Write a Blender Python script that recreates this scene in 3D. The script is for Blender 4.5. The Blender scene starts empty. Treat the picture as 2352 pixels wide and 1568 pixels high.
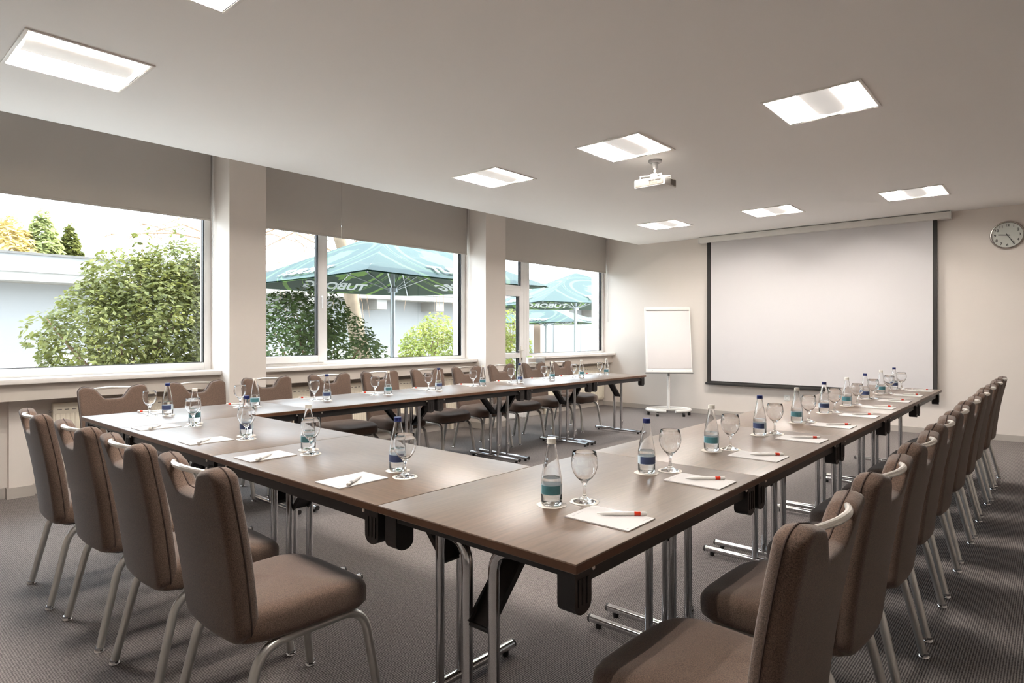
import bpy, bmesh, math, random
from mathutils import Vector, Matrix
R = math.radians
PI = math.pi
random.seed(7)
scene = bpy.context.scene
COL = scene.collection

# ------------------------------------------------------------------ camera, world, sun, exposure
CAM_Z = 1.295
cam_d = bpy.data.cameras.new('camera')
cam_d.sensor_width = 36.0
cam_d.lens = 36.0 * 1430.0 / 2352.0
cam_d.shift_y = -19.0 / 2352.0
cam_d.clip_end = 400
cam = bpy.data.objects.new('camera', cam_d)
cam.location = (0, 0, CAM_Z)
cam.rotation_euler = (R(90), 0, R(41.33))
COL.objects.link(cam)
scene.camera = cam

world = bpy.data.worlds.new('sky')
scene.world = world
world.use_nodes = True
wn = world.node_tree.nodes
wn.clear()
wo = wn.new('ShaderNodeOutputWorld')
wb = wn.new('ShaderNodeBackground')
wb.inputs['Color'].default_value = (0.79, 0.895, 1.0, 1)
wb.inputs['Strength'].default_value = 4.8
world.node_tree.links.new(wb.outputs[0], wo.inputs[0])

sun_d = bpy.data.lights.new('sun', 'SUN')
sun_d.energy = 6.5
sun_d.angle = R(0.6)
sun_d.color = (1.0, 0.93, 0.80)
sun = bpy.data.objects.new('sun', sun_d)
sun_dir = Vector((0.30, 0.80, 0.55)).normalized()
sun.rotation_euler = sun_dir.to_track_quat('Z', 'Y').to_euler()
sun.location = (-20, 30, 25)
COL.objects.link(sun)

LAMP = 285.0            # radiance of the ceiling lamp diffusers
scene.view_settings.view_transform = 'Standard'
scene.view_settings.look = 'None'
scene.view_settings.gamma = 1.0
scene.view_settings.use_curve_mapping = False
scene.view_settings.exposure = 1.18
scene.cycles.max_bounces = 14
scene.cycles.diffuse_bounces = 6
scene.cycles.glossy_bounces = 6
scene.cycles.transmission_bounces = 14
scene.cycles.transparent_max_bounces = 24

def portal(y0, y1, z0, z1):
    d = bpy.data.lights.new('window_portal', 'AREA')
    d.shape = 'RECTANGLE'; d.size = z1 - z0; d.size_y = y1 - y0
    d.cycles.is_portal = True
    o = bpy.data.objects.new('window_portal', d)
    o.location = (-6.32, (y0 + y1) / 2, (z0 + z1) / 2)
    o.rotation_euler = (0, R(-90), 0)
    COL.objects.link(o)
portal(-0.5, 2.6, 0.95, 2.65)
portal(2.97, 6.05, 0.95, 2.65)
portal(6.45, 9.5, 0.05, 2.65)

# ------------------------------------------------------------------ materials
MATS = {}
def nodes_of(name):
    m = bpy.data.materials.new(name)
    m.use_nodes = True
    n = m.node_tree.nodes
    return m, n, m.node_tree.links, n['Principled BSDF']

def lin(r, g, b):
    f = lambda c: (c / 255 / 12.92) if c / 255 <= 0.04045 else ((c / 255 + 0.055) / 1.055) ** 2.4
    return (f(r), f(g), f(b))

def mat(name, col, rough=0.5, metal=0.0, var=0.0, vscale=8.0, bump=0.0, bscale=200.0, spec=0.5, coat=0.0, emit=0.0, ecol=None, trans=0.0, ior=1.45, sheen=0.0):
    m, n, l, p = nodes_of(name)
    p.inputs['Base Color'].default_value = (*col, 1)
    p.inputs['Roughness'].default_value = rough
    p.inputs['Metallic'].default_value = metal
    p.inputs['Specular IOR Level'].default_value = spec
    p.inputs['IOR'].default_value = ior
    if coat: p.inputs['Coat Weight'].default_value = coat; p.inputs['Coat Roughness'].default_value = 0.15
    if trans: p.inputs['Transmission Weight'].default_value = trans
    if sheen: p.inputs['Sheen Weight'].default_value = sheen; p.inputs['Sheen Roughness'].default_value = 0.6
    if emit:
        p.inputs['Emission Color'].default_value = (*(ecol or col), 1)
        p.inputs['Emission Strength'].default_value = emit
    tc = n.new('ShaderNodeTexCoord')
    if var:
        nz = n.new('ShaderNodeTexNoise'); nz.inputs['Scale'].default_value = vscale; nz.inputs['Detail'].default_value = 4
        l.new(tc.outputs['Object'], nz.inputs['Vector'])
        mx = n.new('ShaderNodeMix'); mx.data_type = 'RGBA'
        mx.inputs['A'].default_value = (*[c * (1 - var) for c in col], 1)
        mx.inputs['B'].default_value = (*[min(1, c * (1 + var)) for c in col], 1)
        l.new(nz.outputs['Fac'], mx.inputs['Factor'])
        l.new(mx.outputs['Result'], p.inputs['Base Color'])
    if bump:
        nb = n.new('ShaderNodeTexNoise'); nb.inputs['Scale'].default_value = bscale; nb.inputs['Detail'].default_value = 2
        l.new(tc.outputs['Object'], nb.inputs['Vector'])
        bp = n.new('ShaderNodeBump'); bp.inputs['Strength'].default_value = bump; bp.inputs['Distance'].default_value = 0.002
        l.new(nb.outputs['Fac'], bp.inputs['Height'])
        l.new(bp.outputs['Normal'], p.inputs['Normal'])
    MATS[name] = m
    return m

def weave_mat(name, ca, cb, scale, rough=0.9, bump=0.6, axis_rot=0.0, dist=0.0012, sheen=0.0, flat=True):
    """woven cloth or loop carpet: two crossed bands of thread"""
    m, n, l, p = nodes_of(name)
    p.inputs['Roughness'].default_value = rough
    p.inputs['Specular IOR Level'].default_value = 0.2
    if sheen: p.inputs['Sheen Weight'].default_value = sheen; p.inputs['Sheen Roughness'].default_value = 0.5
    tc = n.new('ShaderNodeTexCoord')
    mp = n.new('ShaderNodeMapping'); mp.inputs['Rotation'].default_value = (0, 0, axis_rot)
    l.new(tc.outputs['Object'], mp.inputs['Vector'])
    if flat:
        w = []
        for i, d in enumerate(('X', 'Y')):
            t = n.new('ShaderNodeTexWave'); t.wave_type = 'BANDS'; t.bands_direction = d
            t.inputs['Scale'].default_value = scale; t.inputs['Distortion'].default_value = 0.8; t.inputs['Detail'].default_value = 1.0
            l.new(mp.outputs['Vector'], t.inputs['Vector']); w.append(t)
        a3 = n.new('ShaderNodeMix'); a3.data_type = 'FLOAT'; a3.inputs['Factor'].default_value = 0.35
        l.new(w[0].outputs['Fac'], a3.inputs['A']); l.new(w[1].outputs['Fac'], a3.inputs['B'])
        thread = a3.outputs['Result']
    else:
        n2 = n.new('ShaderNodeTexNoise'); n2.inputs['Scale'].default_value = scale; n2.inputs['Detail'].default_value = 1; n2.inputs['Roughness'].default_value = 0.7
        l.new(mp.outputs['Vector'], n2.inputs['Vector'])
        thread = n2.outputs['Fac']
    nz = n.new('ShaderNodeTexNoise'); nz.inputs['Scale'].default_value = scale * 2.2; nz.inputs['Detail'].default_value = 2
    l.new(tc.outputs['Object'], nz.inputs['Vector'])
    a4 = n.new('ShaderNodeMix'); a4.data_type = 'FLOAT'; a4.inputs['Factor'].default_value = 0.45
    l.new(thread, a4.inputs['A']); l.new(nz.outputs['Fac'], a4.inputs['B'])
    rp = n.new('ShaderNodeValToRGB')
    rp.color_ramp.elements[0].position = 0.3; rp.color_ramp.elements[0].color = (*ca, 1)
    rp.color_ramp.elements[1].position = 0.72; rp.color_ramp.elements[1].color = (*cb, 1)
    l.new(a4.outputs['Result'], rp.inputs['Fac'])
    l.new(rp.outputs['Color'], p.inputs['Base Color'])
    bp = n.new('ShaderNodeBump'); bp.inputs['Strength'].default_value = bump; bp.inputs['Distance'].default_value = dist
    l.new(a4.outputs['Result'], bp.inputs['Height']); l.new(bp.outputs['Normal'], p.inputs['Normal'])
    MATS[name] = m
    return m

mat('wall_paint', lin(218, 209, 201), 0.75, var=0.03, vscale=1.5, bump=0.12, bscale=300)
mat('trim_paint', lin(200, 190, 180), 0.6, var=0.02, vscale=2)
mat('ceiling_paint', lin(240, 237, 234), 0.85, var=0.015, vscale=1.2, bump=0.08, bscale=250)
mat('baseboard_paint', lin(176, 168, 160), 0.5, var=0.03)
weave_mat('carpet', lin(66, 61, 60), lin(150, 142, 138), 36.0, 0.95, 0.9, 0.0, 0.004)
weave_mat('fabric', lin(55, 42, 35), lin(120, 98, 84), 330.0, 0.85, 0.8, 0.0, 0.0015, sheen=0.25, flat=False)
mat('piping', lin(62, 47, 40), 0.85)
mat('pvc_white', lin(236, 234, 232), 0.35, var=0.015)
mat('sill_white', lin(232, 226, 220), 0.4, var=0.02)
mat('radiator_paint', lin(228, 218, 200), 0.4, var=0.02)
mat('slot_dark', lin(104, 96, 88), 0.8)
mat('chrome', (0.62, 0.62, 0.63), 0.13, 1.0, var=0.04, vscale=20)
mat('aluminium', lin(196, 194, 190), 0.34, 0.85, var=0.05, vscale=30)
mat('handle_metal', lin(225, 220, 212), 0.28, 0.7)
mat('black_plastic', lin(34, 30, 29), 0.45, var=0.1, bump=0.15, bscale=300)
mat('black_metal', lin(32, 30, 30), 0.4, var=0.08)
mat('screen_black', lin(38, 35, 33), 0.7)
mat('screen_white', lin(208, 204, 204), 0.9, var=0.01, vscale=2)
mat('case_white', lin(222, 218, 212), 0.4, var=0.02)
mat('paper', lin(216, 211, 210), 0.8, var=0.01)
mat('pad_paper', lin(202, 198, 196), 0.75, var=0.01)
mat('print_grey', lin(168, 166, 168), 0.8)
mat('pen_white', lin(228, 225, 220), 0.3)
mat('pen_red', lin(206, 52, 20), 0.3)
mat('coaster_paper', lin(222, 214, 204), 0.85, var=0.03, vscale=60)
mat('cap_blue', lin(28, 38, 92), 0.35, 0.3)
mat('cap_white', lin(222, 218, 208), 0.4)
mat('label_teal', lin(74, 124, 132), 0.5, var=0.25, vscale=30)
mat('label_navy', lin(58, 70, 106), 0.5, var=0.25, vscale=30)
mat('label_pale', lin(190, 205, 214), 0.5, var=0.05)
mat('glass', (1, 1, 1), 0.0, trans=1.0, ior=1.45)
mat('water', (0.98, 1, 1), 0.0, trans=1.0, ior=1.33)
mat('grey_plastic', lin(150, 148, 146), 0.5)
mat('white_plastic', lin(226, 224, 220), 0.4, var=0.02)
mat('clock_face', lin(226, 222, 216), 0.6)
mat('clock_ink', lin(52, 46, 42), 0.7)
mat('clock_rim', (0.42, 0.38, 0.35), 0.2, 1.0)
mat('lamp_frame', lin(236, 232, 226), 0.4)
mat('lamp_tray', lin(245, 243, 238), 0.5)
mat('lamp_diffuser', (1.0, 1.0, 1.0), 0.6, emit=LAMP, ecol=(1.0, 0.945, 0.885))
mat('lamp_basket', lin(225, 222, 218), 0.6, emit=0.18, ecol=(1.0, 0.97, 0.93))
mat('concrete', lin(118, 115, 110), 0.85, var=0.08, vscale=1.5, bump=0.3, bscale=30)
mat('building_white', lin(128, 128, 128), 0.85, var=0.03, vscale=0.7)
mat('roof_edge', lin(88, 86, 84), 0.8)
mat('paving', lin(186, 182, 176), 0.9, var=0.08, vscale=1.2)
mat('bark', lin(104, 90, 74), 0.9, var=0.35, vscale=9, bump=0.8, bscale=18)
mat('twig', lin(128, 104, 82), 0.9, var=0.2)
mat('pole_metal', lin(150, 156, 160), 0.35, 0.7)
mat('letter_white', lin(150, 156, 158), 0.7)
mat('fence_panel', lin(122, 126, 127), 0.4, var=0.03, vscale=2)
mat('brown_post', lin(122, 104, 90), 0.8, var=0.1)

# table veneer with fine streaks
def wood_mat():
    m, n, l, p = nodes_of('veneer')
    tc = n.new('ShaderNodeTexCoord')
    mp = n.new('ShaderNodeMapping'); mp.inputs['Scale'].default_value = (60, 4, 60)
    l.new(tc.outputs['Object'], mp.inputs['Vector'])
    nz = n.new('ShaderNodeTexNoise'); nz.inputs['Scale'].default_value = 1.5; nz.inputs['Detail'].default_value = 6; nz.inputs['Roughness'].default_value = 0.65
    l.new(mp.outputs['Vector'], nz.inputs['Vector'])
    rp = n.new('ShaderNodeValToRGB')
    rp.color_ramp.elements[0].position = 0.3; rp.color_ramp.elements[0].color = (*lin(80, 62, 48), 1)
    rp.color_ramp.elements[1].position = 0.7; rp.color_ramp.elements[1].color = (*lin(106, 85, 67), 1)
    l.new(nz.outputs['Fac'], rp.inputs['Fac']); l.new(rp.outputs['Color'], p.inputs['Base Color'])
    p.inputs['Roughness'].default_value = 0.38
    p.inputs['Specular IOR Level'].default_value = 1.0
    bp = n.new('ShaderNodeBump'); bp.inputs['Strength'].default_value = 0.04; bp.inputs['Distance'].default_value = 0.001
    l.new(nz.outputs['Fac'], bp.inputs['Height']); l.new(bp.outputs['Normal'], p.inputs['Normal'])
    MATS['veneer'] = m
wood_mat()
mat('veneer_edge', lin(88, 58, 38), 0.4, var=0.2, vscale=40)

# thin sheet glass of the windows
def sheet_glass():
    m = bpy.data.materials.new('sheet_glass'); m.use_nodes = True
    n = m.node_tree.nodes; l = m.node_tree.links; n.clear()
    o = n.new('ShaderNodeOutputMaterial'); mx = n.new('ShaderNodeMixShader')
    t = n.new('ShaderNodeBsdfTransparent'); t.inputs['Color'].default_value = (0.97, 0.985, 0.98, 1)
    g = n.new('ShaderNodeBsdfGlossy'); g.inputs['Roughness'].default_value = 0.0
    lw = n.new('ShaderNodeLayerWeight'); lw.inputs['Blend'].default_value = 0.5
    pw = n.new('ShaderNodeMath'); pw.operation = 'POWER'; pw.inputs[1].default_value = 4.0
    l.new(lw.outputs['Facing'], pw.inputs[0])
    f = n.new('ShaderNodeMath'); f.operation = 'MULTIPLY_ADD'; f.inputs[1].default_value = 0.45; f.inputs[2].default_value = 0.025
    l.new(pw.outputs[0], f.inputs[0])
    l.new(f.outputs[0], mx.inputs[0]); l.new(t.outputs[0], mx.inputs[1]); l.new(g.outputs[0], mx.inputs[2]); l.new(mx.outputs[0], o.inputs[0])
    MATS['sheet_glass'] = m
sheet_glass()

# roller blind cloth lets some daylight through
def blind_mat():
    m, n, l, p = nodes_of('blind_cloth')
    o = n['Material Output']
    p.inputs['Base Color'].default_value = (*lin(206, 200, 194), 1)
    p.inputs['Roughness'].default_value = 0.9; p.inputs['Specular IOR Level'].default_value = 0.1
    tc = n.new('ShaderNodeTexCoord')
    nz = n.new('ShaderNodeTexNoise'); nz.inputs['Scale'].default_value = 220; nz.inputs['Detail'].default_value = 2
    l.new(tc.outputs['Object'], nz.inputs['Vector'])
    bp = n.new('ShaderNodeBump'); bp.inputs['Strength'].default_value = 0.25; bp.inputs['Distance'].default_value = 0.001
    l.new(nz.outputs['Fac'], bp.inputs['Height']); l.new(bp.outputs['Normal'], p.inputs['Normal'])
    tr = n.new('ShaderNodeBsdfTranslucent'); tr.inputs['Color'].default_value = (*lin(190, 178, 164), 1)
    mx = n.new('ShaderNodeMixShader'); mx.inputs[0].default_value = 0.22
    l.new(p.outputs[0], mx.inputs[1]); l.new(tr.outputs[0], mx.inputs[2]); l.new(mx.outputs[0], o.inputs[0])
    MATS['blind_cloth'] = m
blind_mat()

def leaf_mat(name, ca, cb):
    m, n, l, p = nodes_of(name)
    o = n['Material Output']
    tc = n.new('ShaderNodeTexCoord')
    nz = n.new('ShaderNodeTexNoise'); nz.inputs['Scale'].default_value = 2.2; nz.inputs['Detail'].default_value = 5; nz.inputs['Roughness'].default_value = 0.8
    l.new(tc.outputs['Object'], nz.inputs['Vector'])
    rp = n.new('ShaderNodeValToRGB')
    rp.color_ramp.elements[0].position = 0.35; rp.color_ramp.elements[0].color = (*ca, 1)
    rp.color_ramp.elements[1].position = 0.68; rp.color_ramp.elements[1].color = (*cb, 1)
    l.new(nz.outputs['Fac'], rp.inputs['Fac']); l.new(rp.outputs['Color'], p.inputs['Base Color'])
    p.inputs['Roughness'].default_value = 0.55
    tr = n.new('ShaderNodeBsdfTranslucent')
    l.new(rp.outputs['Color'], tr.inputs['Color'])
    mx = n.new('ShaderNodeMixShader'); mx.inputs[0].default_value = 0.45
    l.new(p.outputs[0], mx.inputs[1]); l.new(tr.outputs[0], mx.inputs[2]); l.new(mx.outputs[0], o.inputs[0])
    MATS[name] = m
leaf_mat('leaf_green', lin(76, 82, 40), lin(124, 124, 62))
leaf_mat('leaf_dark', lin(56, 76, 44), lin(96, 110, 56))
leaf_mat('leaf_yellow', lin(112, 126, 52), lin(150, 152, 72))
leaf_mat('leaf_gold', lin(186, 164, 100), lin(204, 190, 142))
leaf_mat('leaf_pale', lin(128, 138, 88), lin(172, 174, 118))

# printed parasol cloth: rings and a ragged disc on each panel
def canopy_mat(name, base, motif, trans):
    m, n, l, p = nodes_of(name)
    o = n['Material Output']
    uv = n.new('ShaderNodeUVMap'); uv.uv_map = 'panel'
    nz = n.new('ShaderNodeTexNoise'); nz.inputs['Scale'].default_value = 4.0; nz.inputs['Detail'].default_value = 3
    l.new(uv.outputs['UV'], nz.inputs['Vector'])
    ln = n.new('ShaderNodeVectorMath'); ln.operation = 'LENGTH'
    l.new(uv.outputs['UV'], ln.inputs[0])
    def band(a, b, wob=0.0):
        src = ln.outputs['Value']
        if wob:
            ad = n.new('ShaderNodeMath'); ad.operation = 'MULTIPLY_ADD'
            l.new(nz.outputs['Fac'], ad.inputs[0]); ad.inputs[1].default_value = wob; l.new(src, ad.inputs[2]); src = ad.outputs[0]
        g = n.new('ShaderNodeMath'); g.operation = 'GREATER_THAN'; l.new(src, g.inputs[0]); g.inputs[1].default_value = a
        s = n.new('ShaderNodeMath'); s.operation = 'LESS_THAN'; l.new(src, s.inputs[0]); s.inputs[1].default_value = b
        mm = n.new('ShaderNodeMath'); mm.operation = 'MULTIPLY'; l.new(g.outputs[0], mm.inputs[0]); l.new(s.outputs[0], mm.inputs[1])
        return mm.outputs[0]
    parts = [band(-1, 0.62, 0.55), band(0.66, 0.74), band(0.88, 0.905, 0.02), band(0.95, 0.965, 0.02), band(1.25, 1.33, 0.1)]
    acc = parts[0]
    for q in parts[1:]:
        mm = n.new('ShaderNodeMath'); mm.operation = 'MAXIMUM'; l.new(acc, mm.inputs[0]); l.new(q, mm.inputs[1]); acc = mm.outputs[0]
    mx = n.new('ShaderNodeMix'); mx.data_type = 'RGBA'
    mx.inputs['A'].default_value = (*base, 1); mx.inputs['B'].default_value = (*motif, 1)
    l.new(acc, mx.inputs['Factor']); l.new(mx.outputs['Result'], p.inputs['Base Color'])
    p.inputs['Roughness'].default_value = 0.7
    tr = n.new('ShaderNodeBsdfTranslucent'); l.new(mx.outputs['Result'], tr.inputs['Color'])
    ms = n.new('ShaderNodeMixShader'); ms.inputs[0].default_value = trans
    l.new(p.outputs[0], ms.inputs[1]); l.new(tr.outputs[0], ms.inputs[2]); l.new(ms.outputs[0], o.inputs[0])
    MATS[name] = m
canopy_mat('canopy_outer', lin(28, 56, 56), lin(64, 92, 68), 0.2)
canopy_mat('canopy_inner', lin(26, 50, 38), lin(92, 122, 54), 0.3)

# ------------------------------------------------------------------ mesh helpers
class MB:
    def __init__(self):
        self.v = []; self.f = []
    def add(self, vs, fs, M=None):
        b = len(self.v)
        self.v += [tuple(M @ Vector(p)) for p in vs] if M is not None else [tuple(p) for p in vs]
        self.f += [tuple(i + b for i in f) for f in fs]
        return self
    def box(self, x0, x1, y0, y1, z0, z1, bev=0.0, M=None):
        if bev <= 0:
            vs = [(x, y, z) for x in (x0, x1) for y in (y0, y1) for z in (z0, z1)]
            fs = [(0, 1, 3, 2), (4, 6, 7, 5), (0, 4, 5, 1), (2, 3, 7, 6), (0, 2, 6, 4), (1, 5, 7, 3)]
            return self.add(vs, fs, M)
        bm = bmesh.new()
        bmesh.ops.create_cube(bm, size=1.0)
        for v in bm.verts:
            v.co = Vector((x0 + (v.co.x + .5) * (x1 - x0), y0 + (v.co.y + .5) * (y1 - y0), z0 + (v.co.z + .5) * (z1 - z0)))
        bmesh.ops.bevel(bm, geom=bm.edges[:], offset=bev, segments=2, profile=0.5, affect='EDGES')
        bm.verts.index_update()
        vs = [v.co.copy() for v in bm.verts]; fs = [[v.index for v in f.verts] for f in bm.faces]
        bm.free()
        return self.add(vs, fs, M)
    def tube(self, path, r, seg=12, caps=True, M=None, squash=None):
        path = [Vector(p) for p in path]
        vs = []; fs = []
        up = None
        for i, p in enumerate(path):
            t = (path[min(i + 1, len(path) - 1)] - path[max(i - 1, 0)]).normalized()
            if up is None:
                up = Vector((0, 0, 1)) if abs(t.z) < 0.9 else Vector((1, 0, 0))
            a = (up - t * up.dot(t))
            if a.length < 1e-5: a = t.orthogonal()
            a.normalize(); b = t.cross(a); up = a
            rr = r[i] if isinstance(r, (list, tuple)) else r
            for k in range(seg):
                an = 2 * PI * k / seg
                vs.append(p + a * (math.cos(an) * rr * (squash or 1.0)) + b * (math.sin(an) * rr))
        n = len(path)
        for i in range(n - 1):
            for k in range(seg):
                k2 = (k + 1) % seg
                fs.append((i * seg + k, i * seg + k2, (i + 1) * seg + k2, (i + 1) * seg + k))
        if caps:
            fs.append(tuple(range(seg - 1, -1, -1))); fs.append(tuple((n - 1) * seg + k for k in range(seg)))
        return self.add(vs, fs, M)
    def lathe(self, prof, seg=24, c=(0, 0, 0), M=None, scallop=None):
        vs = []; fs = []
        for (r, z) in prof:
            for k in range(seg):
                an = 2 * PI * k / seg
                rr = r * (1 + scallop * math.cos(an * 6)) if scallop else r
                vs.append((c[0] + rr * math.cos(an), c[1] + rr * math.sin(an), c[2] + z))
        n = len(prof)
        for i in range(n - 1):
            for k in range(seg):
                k2 = (k + 1) % seg
                fs.append((i * seg + k, i * seg + k2, (i + 1) * seg + k2, (i + 1) * seg + k))
        if prof[0][0] > 1e-6: fs.append(tuple(range(seg - 1, -1, -1)))
        if prof[-1][0] > 1e-6: fs.append(tuple((n - 1) * seg + k for k in range(seg)))
        return self.add(vs, fs, M)
    def prism(self, poly, a0, a1, axis='Y', M=None):
        """polygon extruded along an axis; poly holds the two other coordinates in order"""
        n = len(poly); vs = []
        for a in (a0, a1):
            for (u, w) in poly:
                vs.append((u, a, w) if axis == 'Y' else ((a, u, w) if axis == 'X' else (u, w, a)))
        fs = [tuple(range(n)), tuple(range(2 * n - 1, n - 1, -1))]
        for i in range(n):
            j = (i + 1) % n
            fs.append((i, i + n, j + n, j))
        return self.add(vs, fs, M)
    def rings(self, rings, cap0=True, cap1=True, M=None):
        n = len(rings[0]); vs = [p for r in rings for p in r]; fs = []
        for i in range(len(rings) - 1):
            for k in range(n):
                k2 = (k + 1) % n
                fs.append((i * n + k, i * n + k2, (i + 1) * n + k2, (i + 1) * n + k))
        if cap0: fs.append(tuple(range(n - 1, -1, -1)))
        if cap1: fs.append(tuple((len(rings) - 1) * n + k for k in range(n)))
        return self.add(vs, fs, M)
    def mesh(self, name, material, smooth=None):
        me = bpy.data.meshes.new(name)
        me.from_pydata(self.v, [], self.f)
        bm = bmesh.new(); bm.from_mesh(me)
        bmesh.ops.remove_doubles(bm, verts=bm.verts[:], dist=1e-6)
        bmesh.ops.recalc_face_normals(bm, faces=bm.faces[:])
        if smooth is not None:
            ca = R(smooth)
            for f in bm.faces: f.smooth = True
            for e in bm.edges:
                if len(e.link_faces) == 2 and e.calc_face_angle(0) > ca: e.smooth = False
        bm.to_mesh(me); bm.free()
        me.materials.append(MATS[material])
        return me
    def build(self, name, material, parent=None, smooth=35):
        return link(name, self.mesh(name, material, smooth), parent)

def link(name, data, parent=None):
    o = bpy.data.objects.new(name, data)
    COL.objects.link(o)
    if parent is not None: o.parent = parent
    return o

def tag(o, label=None, cat=None, group=None, kind=None):
    if label: o['label'] = label
    if cat: o['category'] = cat
    if group: o['group'] = group
    if kind: o['kind'] = kind
    return o

def thing(name, label, cat, loc=(0, 0, 0), rz=0.0, group=None):
    o = bpy.data.objects.new(name, None)
    o.empty_display_size = 0.1
    COL.objects.link(o)
    o.location = loc; o.rotation_euler = (0, 0, rz)
    return tag(o, label, cat, group)

def dup(root, loc, rz, label, group=None):
    def rec(o, par):
        c = o.copy(); COL.objects.link(c)
        if par is not None: c.parent = par
        for ch in list(o.children): rec(ch, c)
        return c
    r = rec(root, None)
    r.location = loc; r.rotation_euler = (0, 0, rz)
    r['label'] = label
    if group: r['group'] = group
    return r

def rounded(pts, rad, n=6):
    """polyline with rounded inner corners"""
    pts = [Vector(p) for p in pts]; out = [pts[0]]
    for i in range(1, len(pts) - 1):
        p = pts[i]; a = (pts[i - 1] - p); b = (pts[i + 1] - p)
        r = min(rad, a.length * .49, b.length * .49)
        a.normalize(); b.normalize()
        p0 = p + a * r; p1 = p + b * r
        for k in range(n + 1):
            t = k / n
            out.append(p0 * (1 - t) ** 2 + p * 2 * t * (1 - t) + p1 * t * t)
    out.append(pts[-1])
    return out

def text_mesh(name, s, size, material, extrude=0.0, shear=0.0, bold=0.0, align='CENTER', flip=False):
    cu = bpy.data.curves.new(name, 'FONT')
    cu.body = s; cu.size = size; cu.align_x = align; cu.align_y = 'CENTER'
    cu.extrude = extrude; cu.shear = shear; cu.offset = bold
    cu.resolution_u = 3
    o = bpy.data.objects.new(name, cu); COL.objects.link(o)
    dg = bpy.context.evaluated_depsgraph_get()
    me = bpy.data.meshes.new_from_object(o.evaluated_get(dg))
    bpy.data.objects.remove(o); bpy.data.curves.remove(cu)
    me.name = name
    me.materials.clear(); me.materials.append(MATS[material])
    return me

def structure(name, mb, material, parent=None, label=None, smooth=None):
    o = mb.build(name, material, parent, smooth)
    if parent is None: o['kind'] = 'structure'
    if label: o['label'] = label
    return o

# ------------------------------------------------------------------ room shell
CEIL = 2.825
YW = 9.547          # screen wall
XE = -5.475         # ceiling edge in front of the blinds
XP = -6.21          # inner face of the window parapet
XO = -6.45          # outer face of the window wall
XR = 2.2; YB = -2.6
COLF = -5.79        # front of the columns
WIN = [(-0.60, 2.609), (2.965, 6.051), (6.45, YW)]
SILL = 0.945

structure('floor', MB().box(XO, XR + .1, YB - .1, YW + .1, -0.15, 0.0), 'carpet')

lamp_x = [-4.185, -2.70, -1.195]; lamp_y = [1.03, 4.49, 8.02]; LH = 0.30
def ceiling_mesh():
    xs = sorted([XE, XR + .1] + [x + s * (LH - .012) for x in lamp_x for s in (-1, 1)])
    ys = sorted([YB - .1, YW + .1] + [y + s * (LH - .012) for y in lamp_y for s in (-1, 1)])
    mb = MB()
    for i in range(len(xs) - 1):
        for j in range(len(ys) - 1):
            cx = (xs[i] + xs[i + 1]) / 2; cy = (ys[j] + ys[j + 1]) / 2
            if any(abs(cx - a) < LH and abs(cy - b) < LH for a in lamp_x for b in lamp_y): continue
            mb.add([(xs[i], ys[j], CEIL), (xs[i + 1], ys[j], CEIL), (xs[i + 1], ys[j + 1], CEIL), (xs[i], ys[j + 1], CEIL)], [(0, 1, 2, 3)])
    # edge of the dropped ceiling, its upper side and the slab over the blind pocket
    mb.add([(XE, YB - .1, CEIL), (XE, YW + .1, CEIL), (XE, YW + .1, 3.12), (XE, YB - .1, 3.12)], [(0, 1, 2, 3)])
    mb.box(XO, XR + .1, YB - .1, YW + .1, 3.12, 3.30)
    return mb
structure('ceiling', ceiling_mesh(), 'ceiling_paint')
structure('wall_screen', MB().box(XO, XR + .1, YW, YW + .1, 0, 3.12), 'wall_paint')
structure('wall_right', MB().box(XR, XR + .1, YB, YW, 0, 3.12), 'wall_paint')
structure('wall_back', MB().box(XO, XR + .1, YB - .1, YB, 0, 3.12), 'wall_paint')
wl = MB()
wl.box(XO, XP, YB, 6.45, 0, SILL - .04)                   # parapet under windows 1 and 2
wl.box(XO, XP, 7.45, YW, 0, SILL - .04)                   # parapet under window 3
wl.box(XO, XP, YB, YW, 2.62, 3.12)                        # lintel
wl.box(XO, XP, YB, WIN[0][0], SILL - .04, 2.62)
structure('wall_left', wl, 'wall_paint')

structure('trim_1', MB().box(XO + .02, COLF, WIN[0][1], WIN[1][0], 0, 3.12), 'wall_paint', label='plain beige column between the single-pane window and the two-part window')
structure('trim_2', MB().box(XO + .02, COLF, WIN[1][1], WIN[2][0], 0, 3.12), 'wall_paint', label='plain beige column between the two-part window and the garden door')
structure('trim_3', MB().box(XP, COLF, -0.95, WIN[0][0], 0, 3.12), 'wall_paint', label='plain beige column beside the single-pane window')
# casing under each sill, above the radiators
PX = -6.0
for i, (a, b) in enumerate([(WIN[0][0], WIN[0][1]), (WIN[1][0], WIN[1][1]), (7.45, YW)]):
    structure('trim_%d' % (4 + i), MB().box(XP, PX, a, b, 0.775, SILL - .04), 'trim_paint',
              label='beige boxed casing under the window sill, ' + ['beside the pilaster', 'between the two columns', 'next to the garden door'][i])
pil = MB().box(XP - .02, -6.16, 1.056, 1.205, 0, 0.775)
tp = structure('trim_7', pil, 'wall_paint', label='narrow beige pilaster under the sill of the single-pane window')
structure('pilaster_plinth', MB().box(XP, -6.145, 1.041, 1.22, 0, 0.085), 'baseboard_paint', tp)
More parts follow.
